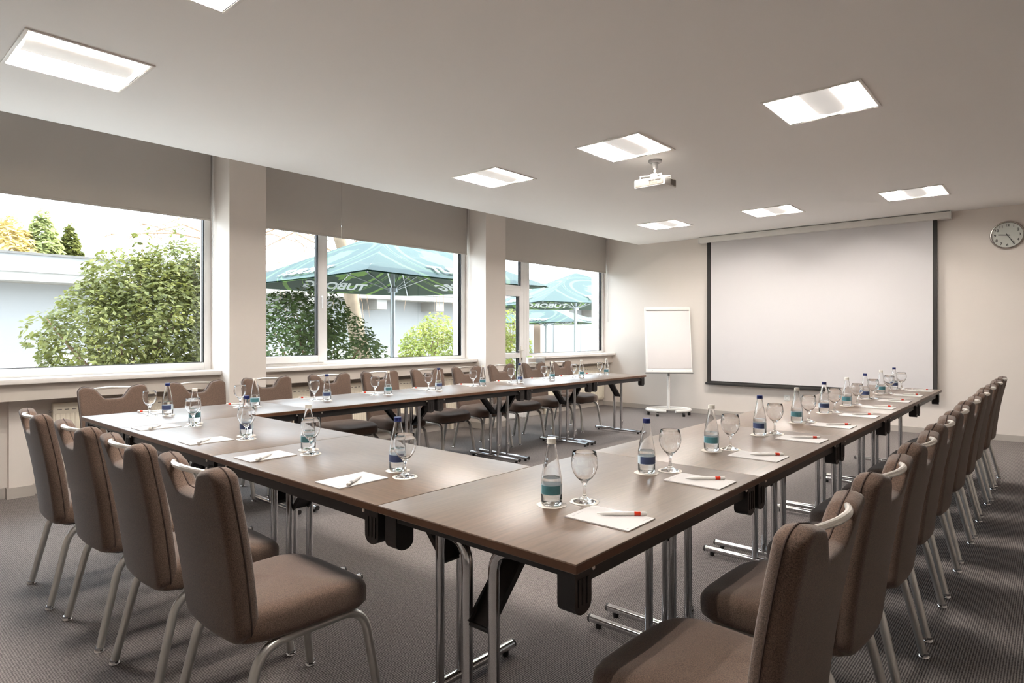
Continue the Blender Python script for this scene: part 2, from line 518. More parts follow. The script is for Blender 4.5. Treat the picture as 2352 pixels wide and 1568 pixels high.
# baseboards
structure('baseboard_screen', MB().box(XP, XR, YW - .014, YW, 0, 0.078, .003), 'baseboard_paint')
structure('baseboard_right', MB().box(XR - .014, XR, YB, YW - .014, 0, 0.078, .003), 'baseboard_paint')
structure('baseboard_back', MB().box(XP, XR - .014, YB, YB + .014, 0, 0.078, .003), 'baseboard_paint')
bl = MB()
bl.box(XP, XP + .016, YB + .014, 1.041, 0, 0.085, .003)
bl.box(XP, XP + .016, 1.22, WIN[0][1], 0, 0.085, .003)
bl.box(XP, XP + .016, WIN[1][0], WIN[1][1], 0, 0.085, .003)
bl.box(XP, XP + .016, 7.45, YW - .014, 0, 0.085, .003)
for a, b in ((WIN[0][1], WIN[1][0]), (WIN[1][1], WIN[2][0])):
    bl.box(COLF, COLF + .014, a - .014, b + .014, 0, 0.085, .003)
    bl.box(XP + .016, COLF, a - .014, a, 0, 0.085, .003)
    bl.box(XP + .016, COLF, b, b + .014, 0, 0.085, .003)
structure('baseboard_left', bl, 'baseboard_paint')

# ------------------------------------------------------------------ windows
FX0, FX1, GX = -6.25, -6.185, -6.215
TOP = 2.62
def sash(mb, y0, y1, z0, z1, w, x0=FX0, x1=FX1, wb=None):
    wb = wb or w
    mb.box(x0, x1, y0, y0 + w, z0, z1, .004)
    mb.box(x0, x1, y1 - w, y1, z0, z1, .004)
    mb.box(x0, x1, y0 + w, y1 - w, z0, z0 + wb, .004)
    mb.box(x0, x1, y0 + w, y1 - w, z1 - w, z1, .004)
def gasket(y0, y1, z0, z1, parent):
    t = .006; mb = MB()
    mb.box(GX + .006, FX1 - .008, y0, y0 + t, z0, z1); mb.box(GX + .006, FX1 - .008, y1 - t, y1, z0, z1)
    mb.box(GX + .006, FX1 - .008, y0, y1, z0, z0 + t); mb.box(GX + .006, FX1 - .008, y0, y1, z1 - t, z1)
    mb.build('gasket', 'black_plastic', parent, None)
def pane(y0, y1, z0, z1, parent):
    MB().box(GX - .003, GX + .003, y0, y1, z0, z1).build('pane', 'sheet_glass', parent, None)
    gasket(y0, y1, z0, z1, parent)

def window(n, label):
    o = thing('window_%d' % n, label, None); o['kind'] = 'structure'
    return o
def sill(y0, y1, parent):
    MB().box(FX1 - .02, -5.945, y0, y1, SILL - .04, SILL, .006).build('window_sill', 'sill_white', parent, 35)
# 1: one large fixed pane (plus a second light beyond the picture edge)
w1 = window(1, 'wide window with one large pane, beside the bushy shrub')
mb = MB(); sash(mb, WIN[0][0], WIN[0][1], SILL, TOP, .066, wb=.07); mb.box(FX0, FX1, 0.02, 0.12, SILL + .07, TOP - .066, .004)
mb.build('window_frame', 'pvc_white', w1)
pane(WIN[0][0] + .066, 0.02, SILL + .07, TOP - .066, w1); pane(0.12, WIN[0][1] - .066, SILL + .07, TOP - .066, w1)
sill(WIN[0][0], WIN[0][1], w1)
# 2: tilting sash and fixed pane
w2 = window(2, 'wide window with a handled sash and a fixed pane, between the two columns')
mb = MB(); sash(mb, WIN[1][0], WIN[1][1], SILL, TOP, .075, wb=.045); mb.box(FX0, FX1, 3.80, 3.885, SILL + .045, TOP - .075, .004)
mb.build('window_frame', 'pvc_white', w2)
mb = MB(); sash(mb, WIN[1][0] + .03, 3.835, SILL + .03, TOP - .03, .075, FX0 + .005, FX1 + .022)
so = mb.build('sash', 'pvc_white', w2)
pane(WIN[1][0] + .105, 3.76, SILL + .105, TOP - .105, w2)
pane(3.885, WIN[1][1] - .075, SILL + .045, TOP - .075, w2)
hm = MB(); hm.box(FX1 + .02, FX1 + .034, 3.787, 3.813, 1.63, 1.72, .004); hm.box(FX1 + .03, FX1 + .06, 3.792, 3.808, 1.69, 1.71, .003)
hm.tube([(FX1 + .055, 3.80, 1.71), (FX1 + .058, 3.80, 1.65), (FX1 + .052, 3.80, 1.57)], [.009, .009, .007], 10)
hm.build('window_handle', 'pvc_white', w2)
sill(WIN[1][0], WIN[1][1], w2)
# 3: fixed pane beside the garden door
w3 = window(3, 'fixed window pane next to the garden door and the screen wall')
mb = MB(); sash(mb, 7.37, YW, SILL, TOP, .07, wb=.035)
mb.box(FX0, FX1, 7.30, 7.37, 0, TOP, .004)
mb.build('window_frame', 'pvc_white', w3)
pane(7.44, YW - .07, SILL + .035, TOP - .07, w3)
sill(7.56, YW, w3)
# garden door with upper light
d1 = thing('door_1', 'glazed white garden door with a light above, beside the column', None); d1['kind'] = 'structure'
mb = MB(); sash(mb, WIN[2][0], 7.30, 0, TOP, .06); mb.box(FX0, FX1, WIN[2][0] + .06, 7.24, 1.93, 2.02, .004)
mb.build('door_frame', 'pvc_white', d1)
mb = MB(); sash(mb, WIN[2][0] + .05, 7.27, .02, 1.94, .085, FX0 + .005, FX1 + .02); mb.box(FX0 + .005, FX1 + .02, WIN[2][0] + .135, 7.185, .92, 1.0, .004)
mb.build('door_leaf', 'pvc_white', d1)
pane(WIN[2][0] + .06, 7.22, 2.02, TOP - .06, d1)
pane(WIN[2][0] + .135, 7.185, 1.0, 1.855, d1)
pane(WIN[2][0] + .135, 7.185, .105, .92, d1)
hm = MB(); hm.box(FX1 + .018, FX1 + .03, 7.205, 7.245, .86, 1.10, .003)
hm.tube(rounded([(FX1 + .03, 7.225, 1.04), (FX1 + .075, 7.225, 1.04), (FX1 + .075, 7.10, 1.035)], .02), .009, 10)
hm.build('door_handle', 'handle_metal', d1)
MB().box(FX1 + .026, FX1 + .036, 7.215, 7.235, .885, .925, .002).build('lock_cylinder', 'black_metal', d1)

# control box on the end of the casing by the door
cb = thing('control_box', 'pale grey control box on the sill end beside the garden door', 'box', (-5.99, 7.47, .79))
MB().box(-.05, .05, -.055, .055, 0, .12, .006).build('box_body', 'grey_plastic', cb)
MB().box(-.035, .035, -.04, .04, .12, .132, .003).build('box_lid', 'white_plastic', cb)

# ------------------------------------------------------------------ roller blinds
BX = -6.125; BB = 2.372
def blind(y0, y1, label, chain):
    o = thing('roller_blind', label, 'blind', (BX, (y0 + y1) / 2, BB), 0, 'grey roller blinds over the windows')
    hw = (y1 - y0) / 2
    MB().box(-.001, .001, -hw, hw, .022, .72).build('blind_cloth', 'blind_cloth', o, None)
    MB().box(-.006, .006, -hw, hw, 0, .024, .004).build('bottom_bar', 'blind_cloth', o)
    MB().tube([(0, -hw, .70), (0, hw, .70)], .028, 16).build('roller_tube', 'pvc_white', o)
    if chain:
        c = MB(); c.tube([(.02, hw + .012, .70), (.02, hw + .012, -.85)], .0028, 6); c.tube([(.045, hw + .012, .70), (.045, hw + .012, -.85)], .0028, 6)
        c.tube(rounded([(.02, hw + .012, -.84), (.02, hw + .012, -.87), (.045, hw + .012, -.87), (.045, hw + .012, -.84)], .012), .0028, 6)
        c.build('pull_chain', 'white_plastic', o)
blind(WIN[0][0] + .02, WIN[0][1] - .03, 'grey roller blind half lowered over the single-pane window', True)
blind(WIN[1][0] + .02, 4.03, 'narrow grey roller blind over the handled window sash', False)
blind(4.033, WIN[1][1] - .03, 'wide grey roller blind over the fixed pane between the columns', True)
blind(WIN[2][0] + .02, YW - .03, 'grey roller blind over the garden door and the corner window', True)

# ------------------------------------------------------------------ radiators
def radiator(y0, y1, label, valve):
    z0, z1 = .12, .722
    o = thing('radiator', label, 'radiator', (-6.16, (y0 + y1) / 2, 0), 0, 'panel radiators under the windows')
    hw = (y1 - y0) / 2
    MB().box(-.035, .022, -hw, hw, z0, z1, .006).build('radiator_body', 'radiator_paint', o)
    # ribbed front panel
    n = int((y1 - y0) / .0333); vs = []; fs = []
    ys = []
    for i in range(n):
        a = -hw + .012 + (2 * hw - .024) * i / n; d = (2 * hw - .024) / n
        ys += [(a, .022), (a + .28 * d, .027), (a + .72 * d, .027)]
    ys.append((hw - .012, .022))
    for (y, x) in ys:
        vs += [(x, y, z0 + .03), (x + .001, y, z0 + .045), (x + .001, y, z1 - .10), (x, y, z1 - .085)]
    for i in range(len(ys) - 1):
        for k in range(3): fs.append((4 * i + k, 4 * i + k + 1, 4 * i + k + 5, 4 * i + k + 4))
    MB().add(vs, fs).build('front_panel', 'radiator_paint', o, None)
    s = MB()
    m = int((y1 - y0) / .052)
    for i in range(m):
        a = -hw + .03 + (2 * hw - .06) * i / m
        s.box(.0215, .0228, a, a + .03, z1 - .056, z1 - .049)
    tag(s.build('slot_row', 'slot_dark', o, None), kind='stuff')
    f = MB()
    for s_ in (-1, 1): f.box(-.03, .01, s_ * (hw - .2) - .02, s_ * (hw - .2) + .02, 0, z0 + .01, .003)
    f.build('foot_bracket', 'radiator_paint', o)
    if valve:
        MB().tube([(.0, -hw + .01, .17), (.0, -hw - .05, .17), ], .010, 10).build('valve_pipe', 'chrome', o)
        MB().tube([(.0, -hw - .04, .17), (.0, -hw - .06, .17), (.0, -hw - .10, .17)], [.016, .026, .024], 14).build('thermostat_knob', 'white_plastic', o)
        MB().tube([(.0, -hw + .01, .66), (.0, -hw - .022, .66)], .012, 10).build('bleed_plug', 'chrome', o)
radiator(1.335, 2.50, 'cream panel radiator beside the narrow pilaster under the single-pane window', True)
radiator(3.06, 5.98, 'long cream panel radiator between the two beige columns', True)
radiator(7.62, 9.49, 'cream panel radiator between the garden door and the screen wall', True)

# ------------------------------------------------------------------ ceiling lights
def make_light():
    o = thing('ceiling_light', '', 'light')
    f = MB(); w = .018
    for a, b, c, d in ((-LH, LH, -LH, -LH + w), (-LH, LH, LH - w, LH), (-LH, -LH + w, -LH + w, LH - w), (LH - w, LH, -LH + w, LH - w)):
        f.box(a, b, c, d, -.008, .0, .002)
    f.build('light_frame', 'lamp_frame', o)
    L = LH - .013
    # housing, reflector wings and the rounded lamp cover that runs along Y
    t = MB(); t.box(-L, L, -L, L, .088, .092); t.box(-L, -L + .004, -L, L, 0, .09); t.box(L - .004, L, -L, L, 0, .09); t.box(-L, L, -L, -L + .004, 0, .09); t.box(-L, L, L - .004, L, 0, .09)
    t.build('housing', 'lamp_tray', o, None)
    for s in (-1, 1):
        vs = []; fs = []; n = 10
        for i in range(n + 1):
            a = i / n
            x = s * (L - .006 - (L - .13) * a); z = .004 + .072 * math.sin(a * PI / 2)
            vs += [(x, -L + .006, z), (x, L - .006, z)]
        for i in range(n): fs.append((2 * i, 2 * i + 1, 2 * i + 3, 2 * i + 2))
        MB().add(vs, fs).build('reflector_wing', 'lamp_tray', o, 60)
    vs = []; fs = []; n = 14
    for i in range(n + 1):
        a = PI * i / n
        for y in (-L + .03, L - .03):
            vs.append((-.125 * math.cos(a), y, .062 - .056 * math.sin(a)))
    for i in range(n): fs.append((2 * i, 2 * i + 1, 2 * i + 3, 2 * i + 2))
    fs.append(tuple(2 * i for i in range(n + 1))); fs.append(tuple(2 * i + 1 for i in range(n, -1, -1)))
    MB().add(vs, fs).build('lamp_basket', 'lamp_basket', o, 60)
    for s in (-1, 1):
        MB().tube([(s * .142, -L + .03, .056), (s * .142, L - .03, .056)], .009, 10).build('lamp_tube', 'lamp_diffuser', o)
    return o
L0 = make_light(); first = True
rown = ['the screen wall', 'the projector row', 'the end of the room away from the screen']
for j, y in enumerate(lamp_y):
    for i, x in enumerate(lamp_x):
        where = {0: 'far from the screen', 1: 'level with the projector', 2: 'nearest the screen wall'}[j]
        lab = 'square recessed ceiling light %s, %s' % (where, ['in the row along the windows', 'in the middle row', 'in the row farthest from the windows'][i])
        if first:
            o = L0; o.location = (x, y, CEIL); first = False
        else:
            o = dup(L0, (x, y, CEIL), 0, lab)
        tag(o, lab, 'light', 'square recessed ceiling lights')

# ------------------------------------------------------------------ projector
pj = thing('projector', 'white projector hanging on a short ceiling mount', 'projector', (-2.69, 4.98, CEIL))
m = MB(); m.lathe([(.052, -.022), (.06, -.012), (.06, 0)], 20); m.lathe([(.018, -.075), (.022, -.05), (.03, -.022)], 14)
m.build('ceiling_plate', 'grey_plastic', pj)
m = MB(); m.tube([(0, 0, -.05), (0, 0, -.125)], .009, 10); m.lathe([(.0, -.112), (.014, -.105), (.016, -.096), (.012, -.086), (0, -.082)], 12)
m.build('ball_joint', 'handle_metal', pj)
m = MB(); m.box(-.03, .03, -.03, .03, -.15, -.12, .004)
for sx, sy in ((-.11, -.07), (.11, .07), (.09, -.06), (-.09, .08)):
    m.tube([(0, 0, -.135), (sx, sy, -.14), (sx, sy, -.175)], .006, 8)
m.build('mount_bracket', 'white_plastic', pj)
z0, z1 = -.250, -.172
body = MB().box(-.15, .15, -.11, .11, z0, z1, .012).build('projector_body', 'white_plastic', pj)
MB().box(-.135, .135, -.114, -.108, z0 + .010, z1 - .008, .002).build('connector_panel', 'slot_dark', body)
c = MB()
for k in range(4): c.box(.0 + .03 * k, .022 + .03 * k, -.118, -.113, z0 + .045, z0 + .058, .001)
for k in range(3): c.lathe([(.006, -.004), (.006, .0)], 10, M=Matrix.Translation((.01 + .03 * k, -.114, z0 + .028)) @ Matrix.Rotation(R(90), 4, 'X'))
c.build('socket_row', 'black_plastic', body)
g = MB()
for k in range(8): g.box(.148, .1515, .0 + .012 * k, .007 + .012 * k, z0 + .014, z1 - .014)
tag(g.build('vent_grille', 'slot_dark', body, None), kind='stuff')
MB().tube([(.07, .10, z0 + .04), (.07, .125, z0 + .04)], .028, 18).build('lens', 'black_plastic', body)

# ------------------------------------------------------------------ projection screen, clock, outlet
sc = thing('projection_screen', 'large white pull-down projection screen with black border', 'screen', (-2.67, 9.47, 0))
MB().box(-1.65, 1.645, -.055, .055, 2.728, 2.817, .014).build('screen_case', 'case_white', sc)
e = MB(); e.box(-1.658, -1.648, -.058, .058, 2.725, 2.82, .004); e.box(1.643, 1.653, -.058, .058, 2.725, 2.82, .004)
e.build('case_end_cap', 'white_plastic', sc)
b = MB(); b.box(-1.65, -1.62, .05, .075, 2.74, 2.80); b.box(1.60, 1.63, .05, .075, 2.74, 2.80); b.build('wall_bracket', 'grey_plastic', sc)
MB().box(-1.468, 1.459, -.003, .003, .545, 2.735).build('screen_cloth', 'screen_white', sc, None)
bd = MB(); bd.box(-1.533, -1.468, -.003, .003, .52, 2.735); bd.box(1.459, 1.508, -.003, .003, .52, 2.735); bd.box(-1.468, 1.459, -.003, .003, .52, .545)
bd.build('black_border', 'screen_black', sc, None)
MB().box(-1.56, 1.53, -.012, .012, .482, .522, .006).build('weight_bar', 'screen_black', sc)

ck = thing('wall_clock', 'round chrome-rimmed wall clock with black numerals', 'clock', (-.47, YW, 2.472))
FR = Matrix.Rotation(R(90), 4, 'X')      # lathe axis +Z turned to -Y (into the room)
MB().lathe([(.150, .0), (.166, .004), (.169, .016), (.163, .028), (.152, .030), (.148, .022), (.148, .004)], 48, M=FR).build('clock_rim', 'clock_rim', ck)
MB().lathe([(.0, .008), (.149, .008), (.149, .004), (0, .004)], 48, M=FR).build('clock_face', 'clock_face', ck)
for k in range(1, 13):
    t = link('numeral', text_mesh('numeral', str(k), .042, 'clock_ink', .0004, 0, .001), ck)
    an = R(90 - 30 * k); rr = .118
    t.location = (rr * math.cos(an), -.0095, rr * math.sin(an)); t.rotation_euler = (R(90), 0, 0)
def hand(name, deg, ln, w, yy):
    an = R(90 - deg); m = MB()
    m.box(-.022, ln, -w, w, -.0008, .0008, 0)
    o = m.build(name, 'clock_ink', ck, None); o.location = (0, yy, 0)
    o.rotation_euler = (R(90), -an, 0)
    return o
hand('hour_hand', 276, .088, .005, -.013)
hand('minute_hand', 149, .125, .0035, -.016)
MB().lathe([(.008, .012), (.008, .019)], 14, M=FR).build('clock_hub', 'clock_ink', ck)
cg = MB().lathe([(.148, .022), (.12, .027), (.07, .030), (.0, .031)], 40, M=FR).build('clock_glass', 'sheet_glass', ck, 60)

ol = thing('wall_outlet', 'white power outlet low on the screen wall', 'outlet', (-3.008, YW, .345))
MB().box(-.04, .04, -.010, 0, -.04, .04, .003).build('outlet_plate', 'white_plastic', ol)
MB().lathe([(.021, .0), (.021, .0115), (.018, .0118), (.018, .006), (0, .006)], 20, M=FR).build('socket', 'grey_plastic', ol)

# ------------------------------------------------------------------ flip chart
nx, ny = .585, -.811
fz = math.atan2(nx, -ny)
fc = thing('flip_chart', 'white flip chart easel on a wheeled ring base', 'flip chart', (-4.66, 9.06, 0), fz)
# local: faces -Y, x to the right
rp = []
for k in range(41):
    a = R(-90 + 28) + R(360 - 56) * k / 40
    rp.append((.335 * math.cos(a), .26 * math.sin(a), .085))
rp = [(.07, -.245, .085)] + rp[1:-1] + [(-.07, -.245, .085)]
MB().tube(rp, .024, 14).build('ring_base', 'white_plastic', fc)
m = MB(); m.box(-.30, .30, -.02, .02, .075, .10, .004); m.build('cross_bar', 'white_plastic', fc)
for (x, y) in ((-.20, -.215), (.20, -.215), (-.315, -.02), (.315, -.02), (0, .26)):
    c = MB(); c.tube([(x - .018, y, .032), (x + .018, y, .032)], .031, 16)
    w = c.build('caster', 'black_plastic', fc)
    MB().tube([(x, y, .045), (x, y, .075)], .008, 8).build('caster_stem', 'chrome', w)
m = MB(); m.tube([(0, .0, .09), (0, 0, .62)], .024, 14); m.build('pole', 'white_plastic', fc)
MB().tube([(0, 0, .60), (0, 0, .74), (0, .03, .80)], .019, 14).build('inner_pole', 'grey_plastic', fc)
TB = Matrix.Translation((0, -.055, .67)) @ Matrix.Rotation(R(-13), 4, 'X')
MB().box(-.36, .36, -.012, .012, 0, 1.07, .006, M=TB).build('board', 'white_plastic', fc)
MB().box(-.325, .345, -.020, -.0125, .065, 1.03, .002, M=TB).build('paper_pad', 'paper', fc)
MB().box(-.345, .345, -.030, -.012, 1.015, 1.065, .006, M=TB).build('clamp_bar', 'case_white', fc)
MB().box(-.33, .345, -.031, -.020, 1.008, 1.016, .001, M=TB).build('clamp_strip', 'grey_plastic', fc)
MB().box(-.37, .37, -.075, .005, -.012, .0, .003, M=TB).build('pen_tray', 'grey_plastic', fc)
MB().box(-.36, .36, -.018, -.012, .005, .055, .002, M=TB).build('lower_rail', 'white_plastic', fc)
for x in (-.26, 0, .26):
    MB().lathe([(.006, .0), (.006, .004), (0, .005)], 10, M=TB @ Matrix.Translation((x, -.018, .032)) @ FR).build('magnet_button', 'grey_plastic', fc)

# ------------------------------------------------------------------ tables
TZ = 0.758; TW = 0.76; TL = 1.193; X0 = -0.841; Y0 = 1.182
def make_table():
    """long axis along local Y, origin on the floor below the centre"""
    o = thing('folding_table', '', 'table')
    g = .0015; hw = TW / 2 - g; hl = TL / 2 - g
    top = MB().box(-hw, hw, -hl, hl, TZ - .026, TZ, .0035).build('tabletop', 'veneer', o)
    eb = MB()
    # edge banding: a thin proud lip round the slab
    t = .0016
    eb.box(-hw - t * .3, -hw + t, -hl, hl, TZ - .0225, TZ - .004); eb.box(hw - t, hw + t * .3, -hl, hl, TZ - .0225, TZ - .004)
    eb.box(-hw, hw, -hl - t * .3, -hl + t, TZ - .0225, TZ - .004); eb.box(-hw, hw, hl - t, hl + t * .3, TZ - .0225, TZ - .004)
    eb.build('edge_band', 'veneer_edge', top, None)
    for s in (-1, 1):
        MB().box(s * (hw - .030), s * (hw - .050) , -hl + .07, hl - .07, TZ - .073, TZ - .026).build('side_rail', 'black_metal', o, None)
    for sy in (-1, 1):
        MB().box(-hw + .07, hw - .07, sy * (hl - .02), sy * (hl - .034), TZ - .046, TZ - .026).build('end_rail', 'black_metal', o, None)
    # corner blocks with rounded foot
    for sx in (-1, 1):
        for sy in (-1, 1):
            yc = sy * (hl - .052); a = .035
            poly = [(yc - a, TZ - .026), (yc - a, TZ - .105)] + [(yc + a * math.cos(t), TZ - .112 - .026 * math.sin(t)) for t in [PI - R(8) - (PI - R(16)) * i / 8 for i in range(9)]] + [(yc + a, TZ - .105), (yc + a, TZ - .026)]
            xo = sx * (hw - .016)
            b = MB().prism(poly, xo - sx * .052, xo, 'X').build('corner_block', 'black_plastic', o, 30)
            r = MB()
            for q in (-.018, 0, .018): r.box(xo - .0005, xo + sx * .0022, yc + q - .0035, yc + q + .0035, TZ - .115, TZ - .05)
            r.build('block_rib', 'black_plastic', b, None)
            MB().lathe([(.006, 0), (.006, .004), (.003, .006), (0, .006)], 10, M=Matrix.Translation((xo - sx * .004, yc + sy * -.045, TZ - .038)) @ Matrix.Rotation(R(90) * sx, 4, 'Y')).build('stud', 'handle_metal', o)
    # folding legs at both ends
    for sy in (-1, 1):
        yl = sy * (hl - .070)
        lf = MB(); rt = .0165
        for sx in (-1, 1):
            lf.tube(rounded([(sx * .315, yl, TZ - .052), (sx * .052, yl, TZ - .052), (sx * .052, yl, .034)], .075, 8), rt, 14)
        leg = lf.build('leg_frame', 'chrome', o)
        MB().tube([(-.34, yl, .034), (.34, yl, .034)], .0175, 14).build('leg_foot', 'chrome', leg)
        cp = MB()
        for sx in (-1, 1):
            cp.tube([(sx * .338, yl, .034), (sx * .347, yl, .034)], .0178, 14)
            cp.lathe([(.011, .0), (.013, .003), (.013, .018)], 12, (sx * .30, yl, 0))
        cp.build('end_cap', 'black_plastic', leg)
        br = MB(); br.box(-.33, .33, yl - .012, yl + .012, TZ - .036, TZ - .026); br.build('hinge_plate', 'black_metal', leg, None)
        # folding stay
        p0 = Vector((0, yl, .47)); p1 = Vector((0, yl - sy * .24, TZ - .035))
        d = (p1 - p0); ln = d.length; ang = math.atan2(d.z, d.y)
        M = Matrix.Translation(p0) @ Matrix.Rotation(ang, 4, 'X')
        st = MB(); st.box(-.04, .04, 0, ln, -.004, .004, .002, M=M); st.box(-.042, -.034, 0, ln, -.004, .016, 0, M=M); st.box(.034, .042, 0, ln, -.004, .016, 0, M=M)
        st.tube([(-.066, yl, .47), (.066, yl, .47)], .008, 10)
        st.build('folding_stay', 'black_plastic', leg)
        tb = MB(); tb.box(.0685, .0725, yl - .012, yl + .012, .10, .16, .001); tb.lathe([(.009, 0), (.009, .005)], 10, M=Matrix.Translation((.0725, yl, .135)) @ Matrix.Rotation(R(90), 4, 'Y'))
        tb.build('latch_tab', 'chrome', leg)
    return o
T0 = make_table()
ORD = ['first', 'second', 'third', 'fourth', 'fifth', 'sixth', 'seventh', 'eighth', 'ninth', 'tenth']
tg = 'folding tables set in a U'
XRC = X0 - TW / 2; XLC = X0 - TW - 2 * TL - TW / 2
for k in range(5):
    lab = 'brown folding table, %s from the screen in the row opposite the windows' % ORD[4 - k]
    if k == 0:
        T0.location = (XRC, Y0 + TL / 2, 0); tag(T0, lab, 'table', tg)
    else: dup(T0, (XRC, Y0 + (k + .5) * TL, 0), 0, lab, tg)
for k in range(5):
    dup(T0, (XLC, Y0 + (k + .5) * TL, 0), 0, 'brown folding table, %s from the screen in the row along the windows' % ORD[4 - k], tg)
for k in range(2):
    dup(T0, (X0 - TW - (k + .5) * TL, Y0 + TW / 2, 0), R(90), 'brown folding table in the short cross row, at the %s' % ['end away from the windows', 'window end'][k], tg)

# ------------------------------------------------------------------ chairs
def chair_back_shell(seam, out, thick, edge, shrink=0.0):
    """upholstered shell lying on the seam plane and bulging to one side (out = -1 rear, +1 front)"""
    W = .222 - shrink; ZB = .375 + shrink; ZT = .914 - shrink
    def half(z): return W - .026 * (1 - min(1, max(0, (z - ZB)) / (ZT - ZB)))
    nx_ = 33
    xs = []
    for i in range(nx_):
        t = -1 + 2 * i / (nx_ - 1)
        xs.append(math.sin(t * PI / 2) * .55 + t * .45)
    xs = sorted(xs + [-.985, -.96, .96, .985, -.52, -.35, -.3, -.25, .25, .3, .35, .52])
    def ztop(u):
        x = abs(u) * W; r = .045
        z = ZT - .022 * (1 - min(1, x / (W * .8)) ** 2)          # ears rise towards the sides
        if x > W - r: z -= r - math.sqrt(max(0, r * r - (x - (W - r)) ** 2))
        nw = .128 + shrink                                        # U notch under the handle
        if x < nw:
            k = min(1, (nw - x) / .078)
            k = k * k * (3 - 2 * k)
            z -= .070 * k
        return z
    def zbot(u):
        x = abs(u) * W; r = .06
        return ZB + (r - math.sqrt(max(0, r * r - (x - (W - r)) ** 2)) if x > W - r else 0)
    vv = [0, .008, .018, .032, .06, .12, .22, .34, .46, .58, .70, .80, .88, .935, .962, .98, .991, 1]
    def ymid(z):
        t = (z - .375) / .53
        return -.190 - .085 * t + .010 * math.sin(t * PI)
    F = []; B = []
    for u in xs:
        zt, zb = ztop(u), zbot(u)
        cf, cb = [], []
        for v in vv:
            z = zb + (zt - zb) * v
            x = u * half(z)
            d = min(half(z) * (1 - abs(u)), zt - z, z - zb)
            k = min(1, d / edge)
            k = .35 + .65 * math.sqrt(max(0, 1 - (1 - k) ** 2))
            y = ymid(z) + .016 * (u * u) + seam
            cf.append((x, y, z)); cb.append((x, y + out * thick * k, z))
        F.append(cf); B.append(cb)
    n = len(vv); m = len(F)
    vs = [p for c in F for p in c] + [p for c in B for p in c]; o = m * n; fs = []
    for i in range(m - 1):
        for j in range(n - 1):
            a = i * n + j
            fs.append((a, a + 1, a + n + 1, a + n)); fs.append((o + a, o + a + n, o + a + n + 1, o + a + 1))
    loop = [i * n for i in range(m)] + [(m - 1) * n + j for j in range(1, n)] + [i * n + n - 1 for i in range(m - 2, -1, -1)] + [j for j in range(n - 2, 0, -1)]
    for i in range(len(loop)):
        p, q = loop[i], loop[(i + 1) % len(loop)]
        fs.append((p, q, o + q, o + p))
    rim = [vs[q] for q in loop]
    return MB().add(vs, fs), rim

def make_chair():
    """faces +Y, origin on the floor under the seat"""
    o = thing('conference_chair', '', 'chair')
    # seat cushion
    def outline(inset, z, sag=0.0):
        pts = []; n = 48
        for k in range(n):
            a = 2 * PI * k / n
            c, s = math.cos(a), math.sin(a); e = 5.0
            rr = (abs(c) ** e + abs(s) ** e) ** (-1 / e)
            x = c * rr; y = s * rr
            yy = .02 + y * (.235 - inset)
            hwid = .222 + .012 * y
            xx = x * (hwid - inset)
            zz = z - max(0, y - .35) ** 2 * sag - max(0, -y - .6) ** 2 * .02
            pts.append((xx, yy, zz))
        return pts
    rg = [outline(.030, .376), outline(.008, .379), outline(.001, .388), outline(.0, .405), outline(.0, .432, .015), outline(.003, .448, .03), outline(.010, .462, .04), outline(.024, .472, .045), outline(.05, .478, .05), outline(.10, .482, .04), outline(.15, .484, .02), outline(.20, .485, .0)]
    st = MB().rings(rg).build('seat', 'fabric', o, 60)
    MB().rings([outline(.045, .362), outline(.045, .383)]).build('seat_pan', 'black_plastic', o, 40)
    # back: rear shell and front pad with a seam between
    sh, rim = chair_back_shell(.006, -1, .038, .022)
    bk = sh.build('backrest', 'fabric', o, 60)
    chair_back_shell(.0075, 1, .030, .020, .001)[0].build('back_pad', 'fabric', bk, 60)
    rim = [Vector(p) for p in rim]; keep = [rim[0]]
    for p in rim[1:]:
        if (p - keep[-1]).length > .006: keep.append(p)
    keep.append(keep[0])
    MB().tube([(p.x * 1.003, p.y + .001, p.z) for p in keep], .0026, 6, caps=False).build('back_piping', 'piping', bk)
    # bowed grab handle across the notch
    hp = []
    for k in range(21):
        t = -1 + 2 * k / 20
        hp.append((t * .138, -.262 - .036 * (1 - t ** 2), .893 + .004 * (1 - abs(t)) - .004 * abs(t) ** 6))
    MB().tube(hp, [.0072 + .0022 * (1 - abs(-1 + 2 * k / 20)) for k in range(21)], 10).build('grab_handle', 'handle_metal', o)
    # side hoops: rear leg, rail, front leg
    for s in (-1, 1):
        pts = rounded([(s * .218, -.235, .010), (s * .197, -.150, .366), (s * .197, .215, .366), (s * .226, .268, .010)], .085, 8)
        lg = MB().tube(pts, .0150, 12, squash=1.1).build('leg_frame', 'aluminium', o)
        for p in (pts[0], pts[-1]):
            MB().lathe([(.019, 0), (.0215, .003), (.0205, .008), (.0165, .012), (.016, .020)], 16, (p.x, p.y, 0)).build('foot_glide', 'chrome', lg)
        b = MB()
        b.tube([(s * .205, -.196, .17), (s * .221, -.204, .17)], .005, 8); b.tube([(s * .210, .238, .17), (s * .226, .240, .17)], .005, 8)
        b.build('stacking_bumper', 'white_plastic', lg)
    for y in (-.11, .17):
        MB().tube([(-.197, y, .366), (.197, y, .366)], .010, 10).build('cross_rail', 'aluminium', o)
    return o
C0 = make_chair()
cg = 'brown upholstered conference chairs'
first = True
def chair(x, y, rz, lab):
    global first
    if first:
        C0.location = (x, y, 0); C0.rotation_euler = (0, 0, rz); tag(C0, lab, 'chair', cg); first = False
    else: dup(C0, (x, y, 0), rz, lab, cg)
ry = [1.50, 2.12, 2.74, 3.34, 3.92, 4.53, 5.11, 5.70, 6.28, 6.86]
for k, y in enumerate(ry):
    chair(-.645 + random.uniform(-.008, .008), y, R(90) + R(random.uniform(-2, 2)), 'brown chair, %s from the screen in the row of chairs opposite the windows' % ORD[9 - k])
